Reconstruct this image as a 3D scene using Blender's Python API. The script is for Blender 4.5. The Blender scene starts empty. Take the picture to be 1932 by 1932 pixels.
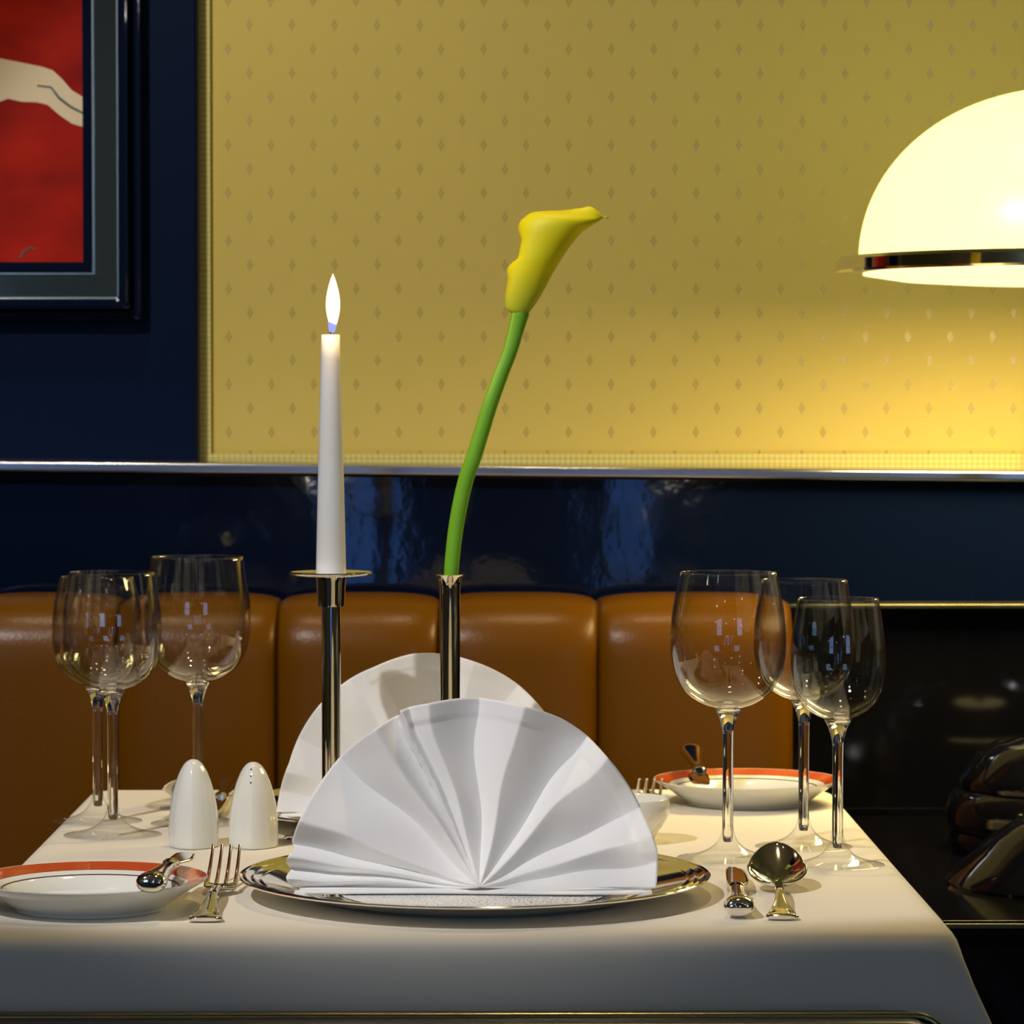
import bpy, bmesh, math, random
from mathutils import Vector, Matrix
random.seed(4)
S = bpy.context.scene
C = S.collection
PI = math.pi
R_ = math.radians

# ------------------------------------------------------------------ camera
F = 6480.0                      # focal length in pixels of the 1932 px frame
EYE = Vector((0.0, 0.0, 1.0855))
PITCH, YAW = math.atan(216/F), math.atan(55/F)
cam = bpy.data.cameras.new('camera')
camo = bpy.data.objects.new('camera', cam)
C.objects.link(camo)
camo.location = EYE
camo.rotation_euler = (PI/2 - PITCH, 0, -YAW)
cam.sensor_width = 36.0
cam.lens = 36.0*F/1932
cam.clip_start = 0.05
cam.dof.use_dof = True
cam.dof.focus_distance = 2.36
cam.dof.aperture_fstop = 19
S.camera = camo
RM = camo.rotation_euler.to_matrix()

def at(px, py, Y):
    """point of the place at depth Y seen at that spot of the frame"""
    d = RM @ Vector(((px-966)/F, -(py-966)/F, -1))
    return EYE + d*((Y-EYE.y)/d.y)
def on(px, py, z=0.75):
    d = RM @ Vector(((px-966)/F, -(py-966)/F, -1))
    return EYE + d*((z-EYE.z)/d.z)

# ------------------------------------------------------------------ world, exposure
w = bpy.data.worlds.new('world'); S.world = w
w.use_nodes = True
w.node_tree.nodes['Background'].inputs[0].default_value = (0.25, 0.32, 0.45, 1)
w.node_tree.nodes['Background'].inputs[1].default_value = 0.02
S.view_settings.view_transform = 'Standard'
S.view_settings.look = 'None'
S.view_settings.exposure = 0.12
S.view_settings.gamma = 1.0
S.view_settings.use_curve_mapping = False
cy = S.cycles
cy.use_denoising = True
cy.max_bounces = 14; cy.transmission_bounces = 14; cy.transparent_max_bounces = 24
cy.glossy_bounces = 6; cy.diffuse_bounces = 4
cy.sample_clamp_indirect = 6.0
cy.blur_glossy = 0.3

# ------------------------------------------------------------------ lights of the room
def spot(name, loc, target, power, color, size_deg, blend=0.3, radius=0.03):
    l = bpy.data.lights.new(name, 'SPOT')
    l.energy = power; l.color = color; l.spot_size = R_(size_deg); l.spot_blend = blend; l.shadow_soft_size = radius
    o = bpy.data.objects.new(name, l); C.objects.link(o)
    o.location = loc
    o.rotation_euler = (Vector(target)-Vector(loc)).to_track_quat('-Z', 'Y').to_euler()
    return o
WARM = (1.0, 0.80, 0.52)
NEUT = (1.0, 0.93, 0.86)
CEIL = 2.70
DL = []                          # spots in the ceiling; each gets its housing further down
def ceiling_spot(x, y, target, power, color, size, blend=0.4, radius=0.03):
    spot('ceiling_spot_light', (x, y, CEIL-0.035), target, power, color, size, blend, radius)
    DL.append((x, y))
ceiling_spot(-1.15, 1.05, (-0.05, 2.75, 1.13), 140, (1.0, 0.95, 0.94), 34, 0.12, 0.03)   # key, from the front left, cut off at the table's near edge
ceiling_spot(0.12, 2.66, (0.02, 2.60, 0.75), 27, (1.0, 0.74, 0.40), 50, 0.5, 0.05)      # straight down on the cloth
ceiling_spot(-0.55, 2.55, (-0.60, 3.4, 1.38), 36, WARM, 64, 0.95, 0.05)                  # wall washer

# ------------------------------------------------------------------ materials
def mat(name, col=(0.8, 0.8, 0.8), rough=0.5, metal=0.0, spec=0.5, coat=0.0, emit=None, estr=0.0, ss=0.0, sheen=0.0):
    m = bpy.data.materials.new(name); m.use_nodes = True
    b = m.node_tree.nodes['Principled BSDF']
    b.inputs['Base Color'].default_value = (*col, 1)
    b.inputs['Roughness'].default_value = rough
    b.inputs['Metallic'].default_value = metal
    b.inputs['Specular IOR Level'].default_value = spec
    b.inputs['Coat Weight'].default_value = coat
    b.inputs['Coat Roughness'].default_value = 0.03
    b.inputs['Subsurface Weight'].default_value = ss
    b.inputs['Subsurface Scale'].default_value = 0.01
    b.inputs['Sheen Weight'].default_value = sheen
    if emit:
        b.inputs['Emission Color'].default_value = (*emit, 1)
        b.inputs['Emission Strength'].default_value = estr
    return m
def nodes(m): return m.node_tree.nodes, m.node_tree.links, m.node_tree.nodes['Principled BSDF']
def bump(m, scale, strength, dist=0.001, stretch=(1, 1, 1), detail=3, kind='noise'):
    N, L, b = nodes(m)
    tc = N.new('ShaderNodeTexCoord'); mp = N.new('ShaderNodeMapping'); mp.inputs['Scale'].default_value = stretch
    L.new(tc.outputs['Object'], mp.inputs[0])
    if kind == 'noise':
        t = N.new('ShaderNodeTexNoise'); t.inputs['Detail'].default_value = detail; out = t.outputs['Fac']
    else:
        t = N.new('ShaderNodeTexVoronoi'); out = t.outputs['Distance']
    t.inputs['Scale'].default_value = scale
    L.new(mp.outputs[0], t.inputs['Vector'])
    bp = N.new('ShaderNodeBump'); bp.inputs['Strength'].default_value = strength; bp.inputs['Distance'].default_value = dist
    L.new(out, bp.inputs['Height']); L.new(bp.outputs[0], b.inputs['Normal'])
    return t, out
def vary(m, scale, c1, c2, lo=0.35, hi=0.65, stretch=(1, 1, 1), detail=4):
    N, L, b = nodes(m)
    tc = N.new('ShaderNodeTexCoord'); mp = N.new('ShaderNodeMapping'); mp.inputs['Scale'].default_value = stretch
    t = N.new('ShaderNodeTexNoise'); t.inputs['Scale'].default_value = scale; t.inputs['Detail'].default_value = detail
    r = N.new('ShaderNodeValToRGB'); r.color_ramp.elements[0].position = lo; r.color_ramp.elements[1].position = hi
    r.color_ramp.elements[0].color = (*c1, 1); r.color_ramp.elements[1].color = (*c2, 1)
    L.new(tc.outputs['Object'], mp.inputs[0]); L.new(mp.outputs[0], t.inputs['Vector']); L.new(t.outputs['Fac'], r.inputs[0])
    L.new(r.outputs[0], b.inputs['Base Color'])

M = {}
M['cloth'] = mat('white_table_linen', (0.80, 0.755, 0.64), 0.85, sheen=0.15); bump(M['cloth'], 9, 0.35, 0.004, (0.7, 3.0, 1.0), 2)
M['napkin'] = mat('white_napkin_linen', (0.90, 0.90, 0.89), 0.8, sheen=0.1); bump(M['napkin'], 900, 0.15, 0.0005)
M['doily'] = mat('embossed_white_paper', (0.80, 0.80, 0.78), 0.9); bump(M['doily'], 380, 1.0, 0.002, kind='vor')
M['silver'] = mat('polished_silver', (0.86, 0.83, 0.76), 0.07, 1.0)
M['chrome'] = mat('polished_chrome', (0.72, 0.73, 0.74), 0.10, 1.0)
M['rail'] = mat('brushed_chrome', (0.50, 0.53, 0.60), 0.2, 1.0)
M['china'] = mat('white_porcelain', (0.82, 0.83, 0.78), 0.12, coat=0.4)
M['orange'] = mat('orange_glaze', (0.55, 0.09, 0.02), 0.15, coat=0.4)
M['line'] = mat('dark_glaze_line', (0.10, 0.06, 0.03), 0.2)
M['navy'] = mat('navy_lacquer', (0.002, 0.005, 0.018), 0.05, spec=0.45); bump(M['navy'], 14, 0.10, 0.004, detail=4)
M['navymat'] = mat('navy_panel_paint', (0.001, 0.005, 0.022), 0.4, spec=0.07)
M['black'] = mat('black_lacquer', (0.003, 0.003, 0.004), 0.08, spec=0.5)
M['leather'] = mat('tan_leather', (0.118, 0.044, 0.0002), 0.32, spec=0.2); bump(M['leather'], 260, 0.10, 0.001, kind='vor')
M['darkleather'] = mat('black_leather', (0.008, 0.008, 0.010), 0.3)
M['wax'] = mat('white_wax', (0.76, 0.78, 0.76), 0.35, ss=0.15)
M['wick'] = mat('burnt_wick', (0.02, 0.015, 0.01), 0.9)
M['flame'] = mat('candle_flame', (0, 0, 0), 1.0, emit=(1.0, 0.86, 0.50), estr=2.0)
M['flameblue'] = mat('candle_flame_base', (0, 0, 0), 1.0, emit=(0.25, 0.3, 1.0), estr=1.2)
M['stem'] = mat('lily_stem_green', (0.19, 0.48, 0.02), 0.4, ss=0.05)
M['mirror'] = mat('bevelled_mirror', (0.62, 0.68, 0.70), 0.06, 1.0)
M['silverline'] = mat('thin_silver_bead', (0.45, 0.47, 0.40), 0.25, 1.0)
M['brass'] = mat('dull_brass_strip', (0.26, 0.24, 0.12), 0.25, 1.0)
M['ceil'] = mat('cream_ceiling_paint', (0.55, 0.50, 0.38), 0.9)
M['floor'] = mat('dark_oak_floor', (0.03, 0.015, 0.01), 0.75); vary(M['floor'], 6, (0.02, 0.01, 0.005), (0.045, 0.022, 0.01), stretch=(8, 1, 1))
M['sidewall'] = mat('ochre_wall_paint', (0.24, 0.18, 0.055), 0.8)
M['wood'] = mat('table_wood', (0.10, 0.05, 0.02), 0.4)
M['shade'] = mat('lit_opal_glass', (0.3, 0.3, 0.2), 0.3, emit=(0.95, 1.0, 0.29), estr=1.7)
M['diffuser'] = mat('lit_frosted_glass', (0.8, 0.8, 0.7), 0.4, emit=(1.0, 0.93, 0.50), estr=1.1)
M['bulb'] = mat('glowing_bulb', (0, 0, 0), 1, emit=(1.0, 0.92, 0.80), estr=24)
M['sky'] = mat('daylight_in_window', (0, 0, 0), 0.2, emit=(0.32, 0.56, 1.0), estr=3.6)
M['blueglow'] = mat('blue_pane_glow', (0, 0, 0), 0.2, emit=(0.12, 0.32, 1.0), estr=2.2)
M['braid'] = mat('woven_braid', (0.45, 0.40, 0.10), 0.6)
M['cream'] = mat('cream_paint', (0.62, 0.52, 0.34), 0.7, spec=0.1)
M['paintline'] = mat('grey_brush_line', (0.05, 0.07, 0.07), 0.6)
M['hole'] = mat('dark_hole', (0.01, 0.01, 0.01), 0.9)
M['red'] = mat('red_canvas', (0.42, 0.02, 0.01), 0.7, spec=0.1)
vary(M['red'], 5.0, (0.13, 0.004, 0.004), (0.38, 0.014, 0.005), 0.38, 0.62, (1, 1, 1.8), 5)

def glass(name, rough=0.0, mix=0.0):
    m = bpy.data.materials.new(name); m.use_nodes = True
    N, L = m.node_tree.nodes, m.node_tree.links
    N.remove(N['Principled BSDF']); out = N['Material Output']
    g = N.new('ShaderNodeBsdfGlass'); g.inputs['IOR'].default_value = 1.5; g.inputs['Roughness'].default_value = rough
    t = N.new('ShaderNodeBsdfTransparent'); t.inputs[0].default_value = (0.97, 0.975, 0.97, 1)
    x = N.new('ShaderNodeMixShader'); x.inputs[0].default_value = mix
    L.new(g.outputs[0], x.inputs[1]); L.new(t.outputs[0], x.inputs[2]); L.new(x.outputs[0], out.inputs[0])
    return m
def thin_glass(name, ex=2.7, mul=0.95):
    m = bpy.data.materials.new(name); m.use_nodes = True
    N, L = m.node_tree.nodes, m.node_tree.links
    N.remove(N['Principled BSDF']); out = N['Material Output']
    lw = N.new('ShaderNodeLayerWeight'); lw.inputs[0].default_value = 0.5
    pw = N.new('ShaderNodeMath'); pw.operation = 'POWER'; pw.inputs[1].default_value = ex; L.new(lw.outputs['Facing'], pw.inputs[0])
    fr = N.new('ShaderNodeMath'); fr.operation = 'MULTIPLY_ADD'; fr.inputs[1].default_value = mul; fr.inputs[2].default_value = 0.035; L.new(pw.outputs[0], fr.inputs[0])
    t = N.new('ShaderNodeBsdfTransparent'); t.inputs[0].default_value = (0.975, 0.98, 0.98, 1)
    g = N.new('ShaderNodeBsdfGlossy'); g.inputs['Roughness'].default_value = 0.02
    x = N.new('ShaderNodeMixShader')
    L.new(fr.outputs[0], x.inputs[0]); L.new(t.outputs[0], x.inputs[1]); L.new(g.outputs[0], x.inputs[2]); L.new(x.outputs[0], out.inputs[0])
    return m
M['crystal'] = glass('clear_crystal')
M['bowlglass'] = thin_glass('thin_clear_glass')
M['footglass'] = thin_glass('clear_glass_foot', 3.6, 0.8)

def wallpaper():
    m = mat('gold_diamond_wallpaper', (0.54, 0.43, 0.10), 0.55, spec=0.35)
    N, L, b = nodes(m)
    geo = N.new('ShaderNodeTexCoord'); sep = N.new('ShaderNodeSeparateXYZ'); L.new(geo.outputs['Object'], sep.inputs[0])
    def mth(op, a, bb=None, c=None):
        n = N.new('ShaderNodeMath'); n.operation = op
        for i, v in enumerate((a, bb, c)):
            if v is None: continue
            if isinstance(v, (int, float)): n.inputs[i].default_value = v
            else: L.new(v, n.inputs[i])
        return n.outputs[0]
    WX, WZ = 0.04198, 0.0472
    p0 = at(1153.4, 93, 3.40)
    def lattice(ox, oz):
        u = mth('MULTIPLY', mth('SUBTRACT', mth('FRACT', mth('ADD', mth('DIVIDE', mth('SUBTRACT', sep.outputs[0], p0.x + ox), WX), 100.5)), 0.5), WX)
        v = mth('MULTIPLY', mth('SUBTRACT', mth('FRACT', mth('ADD', mth('DIVIDE', mth('SUBTRACT', sep.outputs[2], p0.z + oz), WZ), 100.5)), 0.5), WZ)
        au, av = mth('ABSOLUTE', u), mth('ABSOLUTE', v)
        d = mth('ADD', mth('DIVIDE', au, 0.0030), mth('DIVIDE', av, 0.0060))
        inside = mth('LESS_THAN', d, 1.0)
        gap = mth('GREATER_THAN', mth('ABSOLUTE', mth('SUBTRACT', mth('DIVIDE', au, 0.0030), mth('DIVIDE', av, 0.0060))), 0.13)
        return mth('MULTIPLY', inside, gap)
    f = mth('ADD', lattice(0, 0), lattice(WX/2, WZ/2))
    mx = N.new('ShaderNodeMix'); mx.data_type = 'RGBA'
    L.new(f, mx.inputs['Factor'])
    mx.inputs[6].default_value = (0.50, 0.385, 0.085, 1); mx.inputs[7].default_value = (0.36, 0.27, 0.055, 1)
    L.new(mx.outputs[2], b.inputs['Base Color'])
    r = mth('SUBTRACT', 0.6, mth('MULTIPLY', f, 0.36)); L.new(r, b.inputs['Roughness'])
    sp = mth('ADD', 0.25, mth('MULTIPLY', f, 0.9)); L.new(sp, b.inputs['Specular IOR Level'])
    wv = N.new('ShaderNodeTexNoise'); wv.inputs['Scale'].default_value = 700; L.new(geo.outputs['Object'], wv.inputs['Vector'])
    bp = N.new('ShaderNodeBump'); bp.inputs['Strength'].default_value = 0.15; bp.inputs['Distance'].default_value = 0.001
    L.new(wv.outputs['Fac'], bp.inputs['Height']); L.new(bp.outputs[0], b.inputs['Normal'])
    return m
M['paper'] = wallpaper()
def braid():
    m = M['braid']; N, L, b = nodes(m)
    tc = N.new('ShaderNodeTexCoord'); mp = N.new('ShaderNodeMapping'); mp.inputs['Rotation'].default_value = (0, R_(45), 0)
    L.new(tc.outputs['Object'], mp.inputs[0])
    k = N.new('ShaderNodeTexChecker'); k.inputs['Scale'].default_value = 260
    k.inputs[1].default_value = (0.54, 0.46, 0.14, 1); k.inputs[2].default_value = (0.40, 0.34, 0.07, 1)
    L.new(mp.outputs[0], k.inputs[0]); L.new(k.outputs[0], b.inputs['Base Color'])
braid()
def lily():
    m = mat('calla_yellow', (0.9, 0.72, 0.0), 0.55, ss=0.05)
    N, L, b = nodes(m)
    at_ = N.new('ShaderNodeAttribute'); at_.attribute_name = 'along'
    r = N.new('ShaderNodeValToRGB'); e = r.color_ramp.elements
    e[0].position = 0.0; e[0].color = (0.30, 0.42, 0.02, 1); e[1].position = 0.22; e[1].color = (0.92, 0.82, 0.0, 1)
    n = e.new(0.97); n.color = (0.92, 0.76, 0.0, 1); n = e.new(1.0); n.color = (0.08, 0.10, 0.02, 1)
    L.new(at_.outputs['Fac'], r.inputs[0]); L.new(r.outputs[0], b.inputs['Base Color'])
    return m
M['lily'] = lily()

# ------------------------------------------------------------------ mesh helpers
def thing(name, label, cat, loc=(0, 0, 0), rotz=0.0, group=None):
    o = bpy.data.objects.new(name, None); C.objects.link(o)
    o.empty_display_size = 0.03
    o.location = loc; o.rotation_euler = (0, 0, rotz)
    return tag(o, label, cat, group)
def tag(o, label, cat, group=None):
    o['label'] = label; o['category'] = cat
    if group: o['group'] = group
    return o
def struct(o): o['kind'] = 'structure'; return o
def obj(name, vf, m, parent=None, smooth=True, bevel=0.0, loc=None, solid=0.0, angle=40):
    v, f = vf
    me = bpy.data.meshes.new(name); me.from_pydata([tuple(p) for p in v], [], f); me.update()
    bm = bmesh.new(); bm.from_mesh(me)
    bmesh.ops.remove_doubles(bm, verts=bm.verts, dist=1e-6)
    bmesh.ops.recalc_face_normals(bm, faces=bm.faces)
    if bevel > 0:
        bmesh.ops.bevel(bm, geom=list(bm.edges)+list(bm.verts), offset=bevel, segments=3, profile=0.5, affect='EDGES')
    bm.to_mesh(me); bm.free()
    if smooth:
        for p in me.polygons: p.use_smooth = True
        try: me.set_sharp_from_angle(angle=R_(angle))
        except Exception: pass
    me.materials.append(m)
    o = bpy.data.objects.new(name, me); C.objects.link(o)
    if bevel > 0:
        wn = o.modifiers.new('weighted', 'WEIGHTED_NORMAL'); wn.keep_sharp = True; wn.weight = 80
    if parent: o.parent = parent
    if loc is not None: o.location = loc
    if solid:
        s = o.modifiers.new('thickness', 'SOLIDIFY'); s.thickness = solid; s.offset = 0
    return o
def box(x0, x1, y0, y1, z0, z1):
    v = [(x, y, z) for x in (x0, x1) for y in (y0, y1) for z in (z0, z1)]
    return v, [(0, 1, 3, 2), (4, 6, 7, 5), (0, 4, 5, 1), (2, 3, 7, 6), (0, 2, 6, 4), (1, 5, 7, 3)]
def join(*vfs):
    V, Fc = [], []
    for v, f in vfs:
        k = len(V); V += list(v); Fc += [tuple(i+k for i in q) for q in f]
    return V, Fc
def lathe(prof, n=64, cx=0, cy=0):
    v, f, rings = [], [], []
    for r, z in prof:
        if r < 1e-7: rings.append([len(v)]); v.append((cx, cy, z))
        else:
            rings.append([len(v)+i for i in range(n)])
            v += [(cx+r*math.cos(2*PI*i/n), cy+r*math.sin(2*PI*i/n), z) for i in range(n)]
    for a, b in zip(rings, rings[1:]):
        for i in range(n):
            j = (i+1) % n
            if len(a) == 1 and len(b) == 1: continue
            if len(a) == 1: f.append((a[0], b[i], b[j]))
            elif len(b) == 1: f.append((a[i], b[0], a[j]))
            else: f.append((a[i], b[i], b[j], a[j]))
    return v, f
def grid(P):
    n, m = len(P), len(P[0]); v = [p for row in P for p in row]
    return v, [(i*m+j, i*m+j+1, (i+1)*m+j+1, (i+1)*m+j) for i in range(n-1) for j in range(m-1)]
def interp(tab, x):
    if x <= tab[0][0]: return tab[0][1]
    for (a, b), (c, d) in zip(tab, tab[1:]):
        if x <= c: return b + (d-b)*(x-a)/(c-a)
    return tab[-1][1]
def smooth_curve(pts, k=6):
    pts = [tuple(p) for p in pts]; out = []
    P = [pts[0]] + pts + [pts[-1]]
    for i in range(1, len(P)-2):
        p0, p1, p2, p3 = P[i-1], P[i], P[i+1], P[i+2]
        for s in range(k):
            t = s/k
            out.append(tuple(0.5*((2*b)+(-a+c)*t+(2*a-5*b+4*c-d)*t*t+(-a+3*b-3*c+d)*t**3) for a, b, c, d in zip(p0, p1, p2, p3)))
    out.append(pts[-1]); return out
def tube(pts, radii, n=20, cap=True):
    v, f = [], []; pts = [Vector(p) for p in pts]
    up = Vector((0, 1, 0))
    for i, p in enumerate(pts):
        t = (pts[min(i+1, len(pts)-1)]-pts[max(i-1, 0)]).normalized()
        if abs(t.dot(up)) > 0.95: a = t.cross(Vector((1, 0, 0))).normalized()
        else: a = t.cross(up).normalized()
        b = t.cross(a); r = radii[i] if hasattr(radii, '__len__') else radii
        v += [p + a*r*math.cos(2*PI*k/n) + b*r*math.sin(2*PI*k/n) for k in range(n)]
    for i in range(len(pts)-1):
        for k in range(n):
            j = (k+1) % n; f.append((i*n+k, i*n+j, (i+1)*n+j, (i+1)*n+k))
    if cap: f.append(tuple(range(n))[::-1]); f.append(tuple((len(pts)-1)*n+k for k in range(n)))
    return v, f
def bar(secs, n=20, e=0.75):
    """loft along y: secs = (y, x, z, half width, half thickness)"""
    v, f = [], []
    for (y, x, z, a, b) in secs:
        for k in range(n):
            c, s = math.cos(2*PI*k/n), math.sin(2*PI*k/n)
            v.append((x+a*math.copysign(abs(c)**e, c), y, z+b*math.copysign(abs(s)**e, s)))
    for i in range(len(secs)-1):
        for k in range(n):
            j = (k+1) % n; f.append((i*n+k, i*n+j, (i+1)*n+j, (i+1)*n+k))
    f.append(tuple(range(n))); f.append(tuple((len(secs)-1)*n+k for k in range(n))[::-1])
    return v, f
def dup(root, loc, rotz, label, group=None):
    r = root.copy(); C.objects.link(r); r.location = loc; r.rotation_euler = (0, 0, rotz); r['label'] = label
    if group: r['group'] = group
    for ch in list(root.children):
        c = ch.copy(); C.objects.link(c); c.parent = r
        for g in list(ch.children):
            d = g.copy(); C.objects.link(d); d.parent = c
    return r

# ------------------------------------------------------------------ the room
WALL = 3.40
struct(obj('wall_back', box(-3, 3, WALL, WALL+0.1, 0, CEIL), M['paper'], smooth=False))
struct(obj('floor', box(-3, 3, -3.5, WALL, -0.05, 0), M['floor'], smooth=False))
struct(obj('ceiling', box(-3, 3, -3.5, WALL, CEIL, CEIL+0.05), M['ceil'], smooth=False))
struct(obj('wall_left', box(-3.1, -3, -3.5, WALL, 0, CEIL), M['sidewall'], smooth=False))
struct(obj('wall_right', box(3, 3.1, -3.5, WALL, 0, CEIL), M['sidewall'], smooth=False))
struct(obj('wall_front', box(-3, 3, -3.6, -3.5, 0, CEIL), M['sidewall'], smooth=False))
# unseen windows added behind the camera for glass, silver and lacquer to reflect
def window(n, x0, x1, z0, z1, cols, pane):
    fr = [box(x0-0.04, x1+0.04, -3.5, -3.45, z0-0.04, z0), box(x0-0.04, x1+0.04, -3.5, -3.45, z1, z1+0.04),
          box(x0-0.04, x0, -3.5, -3.45, z0, z1), box(x1, x1+0.04, -3.5, -3.45, z0, z1)]
    wd = (x1-x0)/cols
    for i in range(1, cols): fr.append(box(x0+i*wd-0.03, x0+i*wd+0.03, -3.5, -3.45, z0, z1))
    if z1-z0 > 1: fr.append(box(x0, x1, -3.5, -3.45, (z0+z1)/2-0.02, (z0+z1)/2+0.02))
    o = struct(obj('window_%d' % n, join(*fr), M['cream'], smooth=False))
    obj('window_pane', box(x0, x1, -3.495, -3.485, z0, z1), pane, o, smooth=False)
window(1, -2.8, -1.64, 1.0, 2.2, 4, M['sky'])
window(2, 1.7, 2.8, 1.0, 2.2, 3, M['sky'])
window(3, -0.42, -0.24, 0.45, 0.95, 1, M['blueglow'])  # low blue panes, added to show as smudges in the navy lacquer
window(4, 0.36, 0.48, 0.5, 0.95, 1, M['blueglow'])

# navy pilaster left of the papered field, braid around the paper
px = lambda x, Y=WALL: at(x, 750, Y).x
pz = lambda y, Y=WALL: at(966, y, Y).z
struct(obj('trim_1', box(-2.2, at(372, 400, 3.37).x, 3.37, WALL, 1.0, CEIL), M['navymat'], bevel=0.003))
struct(obj('trim_2', box(at(374, 400, 3.396).x, at(397, 400, 3.396).x, 3.3935, WALL, 1.0, CEIL), M['braid'], smooth=False))
zt, zb_ = at(1100, 856, 3.393).z, at(1100, 884, 3.393).z
t = struct(obj('trim_3', box(at(374, 800, 3.396).x, 2.9, 3.393, WALL, zb_-0.02, zt), M['braid'], smooth=False))
# navy lacquered band with its chrome rail
def tilt_box(x0, x1, y0, y1, zl0, zl1, zr0, zr1):
    v = [(x0, y0, zl0), (x0, y0, zl1), (x0, y1, zl0), (x0, y1, zl1), (x1, y0, zr0), (x1, y0, zr1), (x1, y1, zr0), (x1, y1, zr1)]
    return v, [(0, 1, 3, 2), (4, 6, 7, 5), (0, 4, 5, 1), (2, 3, 7, 6), (0, 2, 6, 4), (1, 5, 7, 3)]
a, b = at(0, 870, 3.25), at(1932, 889, 3.25)
sl = (b.z-a.z)/(b.x-a.x)
zr = lambda x: a.z + sl*(x-a.x)
struct(obj('trim_4', tilt_box(-1.6, 1.6, 3.25, WALL, zr(-1.6)-0.0100, zr(-1.6), zr(1.6)-0.0100, zr(1.6)), M['rail'], bevel=0.0025))
zband = at(1700, 1134, 3.27).z
struct(obj('wall_band', tilt_box(-1.6, 1.6, 3.268, WALL, zband-0.002, zr(-1.6)-0.0102, zband-0.002, zr(1.6)-0.0102), M['navy'], bevel=0.002))
struct(obj('trim_5', box(0.285, 1.6, 3.262, WALL, zband-0.0065, zband-0.0024), M['brass'], bevel=0.001))
struct(obj('wall_dado', box(-2.9, 2.9, 3.29, WALL, 0, zband-0.0072), M['black'], bevel=0.002))

for (x, y) in DL:
    o = thing('ceiling_spotlight', 'recessed ceiling spotlight above %s' % ({-1.15: 'the floor left of the table', 0.12: 'the middle of the table', -0.55: 'the navy pilaster'}[x]),
        'ceiling light', (x, y, CEIL-0.001))
    obj('trim_ring', lathe([(0.036, 0), (0.052, 0), (0.052, -0.006), (0.036, -0.006), (0.036, 0)], 40), M['chrome'], o)
    obj('bulb', lathe([(0.0, -0.001), (0.02, -0.001), (0.02, -0.004), (0.0, -0.005)], 24), M['bulb'], o)

# unseen curtain added behind the camera as a pale reflection for the mirror frame
rows = [[(0.012*k, 0.022*math.sin(k*1.7), z) for k in range(68)] for z in (0.15, 1.0, 1.8, 2.45)]
tag(obj('curtain', grid(rows), mat('pale_blue_curtain_cloth', (0.45, 0.55, 0.58), 0.9), loc=(-1.64, -3.38, 0), solid=0.002, angle=180), 'pale blue curtain added behind the camera for the mirror frame to reflect', 'curtain')
# small unseen globe lamps, added behind the camera to glint in glass and lacquer
first = None
for i, (x, y, z) in enumerate([(-1.5, -0.6, 1.9), (-0.5, -2.2, 1.7), (0.8, -1.6, 1.75), (1.6, -0.4, 1.95), (2.2, -2.6, 1.7), (-2.3, -2.0, 1.8), (-0.45, -3.0, 0.9), (0.55, -3.1, 0.92), (-1.1, 0.2, 1.95), (1.15, 0.6, 2.0), (-2.1, 0.9, 1.9), (2.2, 1.0, 1.9), (-0.5, -0.9, 2.0), (0.35, -0.3, 2.05)]):
    lab = 'small unseen globe lamp added behind the camera for glints in glass and lacquer'
    if first is None:
        first = thing('glint_globe', lab, 'added lamp', (x, y, z), 0, 'added glint globes behind the camera')
        obj('globe', lathe([(0.028*math.sin(PI*k/16), -0.028*math.cos(PI*k/16)) for k in range(17)], 24), M['bulb'], first)
        obj('cord', tube([(0, 0, 0.028), (0, 0, 0.64)], 0.003, 8), M['black'], first)
    else: dup(first, (x, y, z), 0, lab)

# ------------------------------------------------------------------ tan leather banquette
bq = thing('banquette', 'tan leather banquette with vertical channelled back, standing against the navy band', 'bench', (0, 3.12, 0))
seams = [-1.20, -1.05, -0.905, -0.76, -0.615, -0.475, px(215, 3.12), px(520, 3.12), px(827, 3.12), px(1130, 3.12), px(1498, 3.12)]
ZT = at(966, 1129, 3.15).z
for x0, x1 in zip(seams, seams[1:]):
    rows = []
    for iz in range(49):
        s = iz/48.0
        row = []
        for ix in range(33):
            u = -1 + 2*ix/32.0
            cx_ = (x0+x1)/2; hw = (x1-x0)/2 - 0.0006
            e = abs(u)
            pil = (1-e**3.2)**0.55 if e < 1 else 0.0
            # profile up the front then over the top
            L1 = 0.40; rr = 0.052
            tt = s*(L1 + rr*PI/2 + 0.05)
            if tt < L1: y, z, ny, nz = 0.0, ZT-rr-(L1-tt), -1, 0
            elif tt < L1+rr*PI/2:
                a_ = (tt-L1)/rr; y, z, ny, nz = rr-rr*math.cos(a_), ZT-rr+rr*math.sin(a_), -math.cos(a_), math.sin(a_)
            else: y, z, ny, nz = rr+(tt-L1-rr*PI/2), ZT, 0, 1
            d = 0.015*(pil-1)
            row.append((cx_+u*hw, y+ny*d, z+nz*d*0.55))
        rows.append(row)
    v, f = grid(rows)
    obj('back_cushion', (v, f), M['leather'], bq, solid=0.004, angle=80)
obj('seat_cushion', box(-1.2, 0.28, -0.42, 0.0, 0.34, 0.46), M['leather'], bq, bevel=0.03)
obj('base', box(-1.2, 0.28, -0.38, 0.16, 0.0, 0.34), M['black'], bq, bevel=0.004)
obj('back_board', box(-1.2, 0.282, 0.06, 0.16, 0.34, ZT-0.03), M['black'], bq, bevel=0.002)

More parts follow.
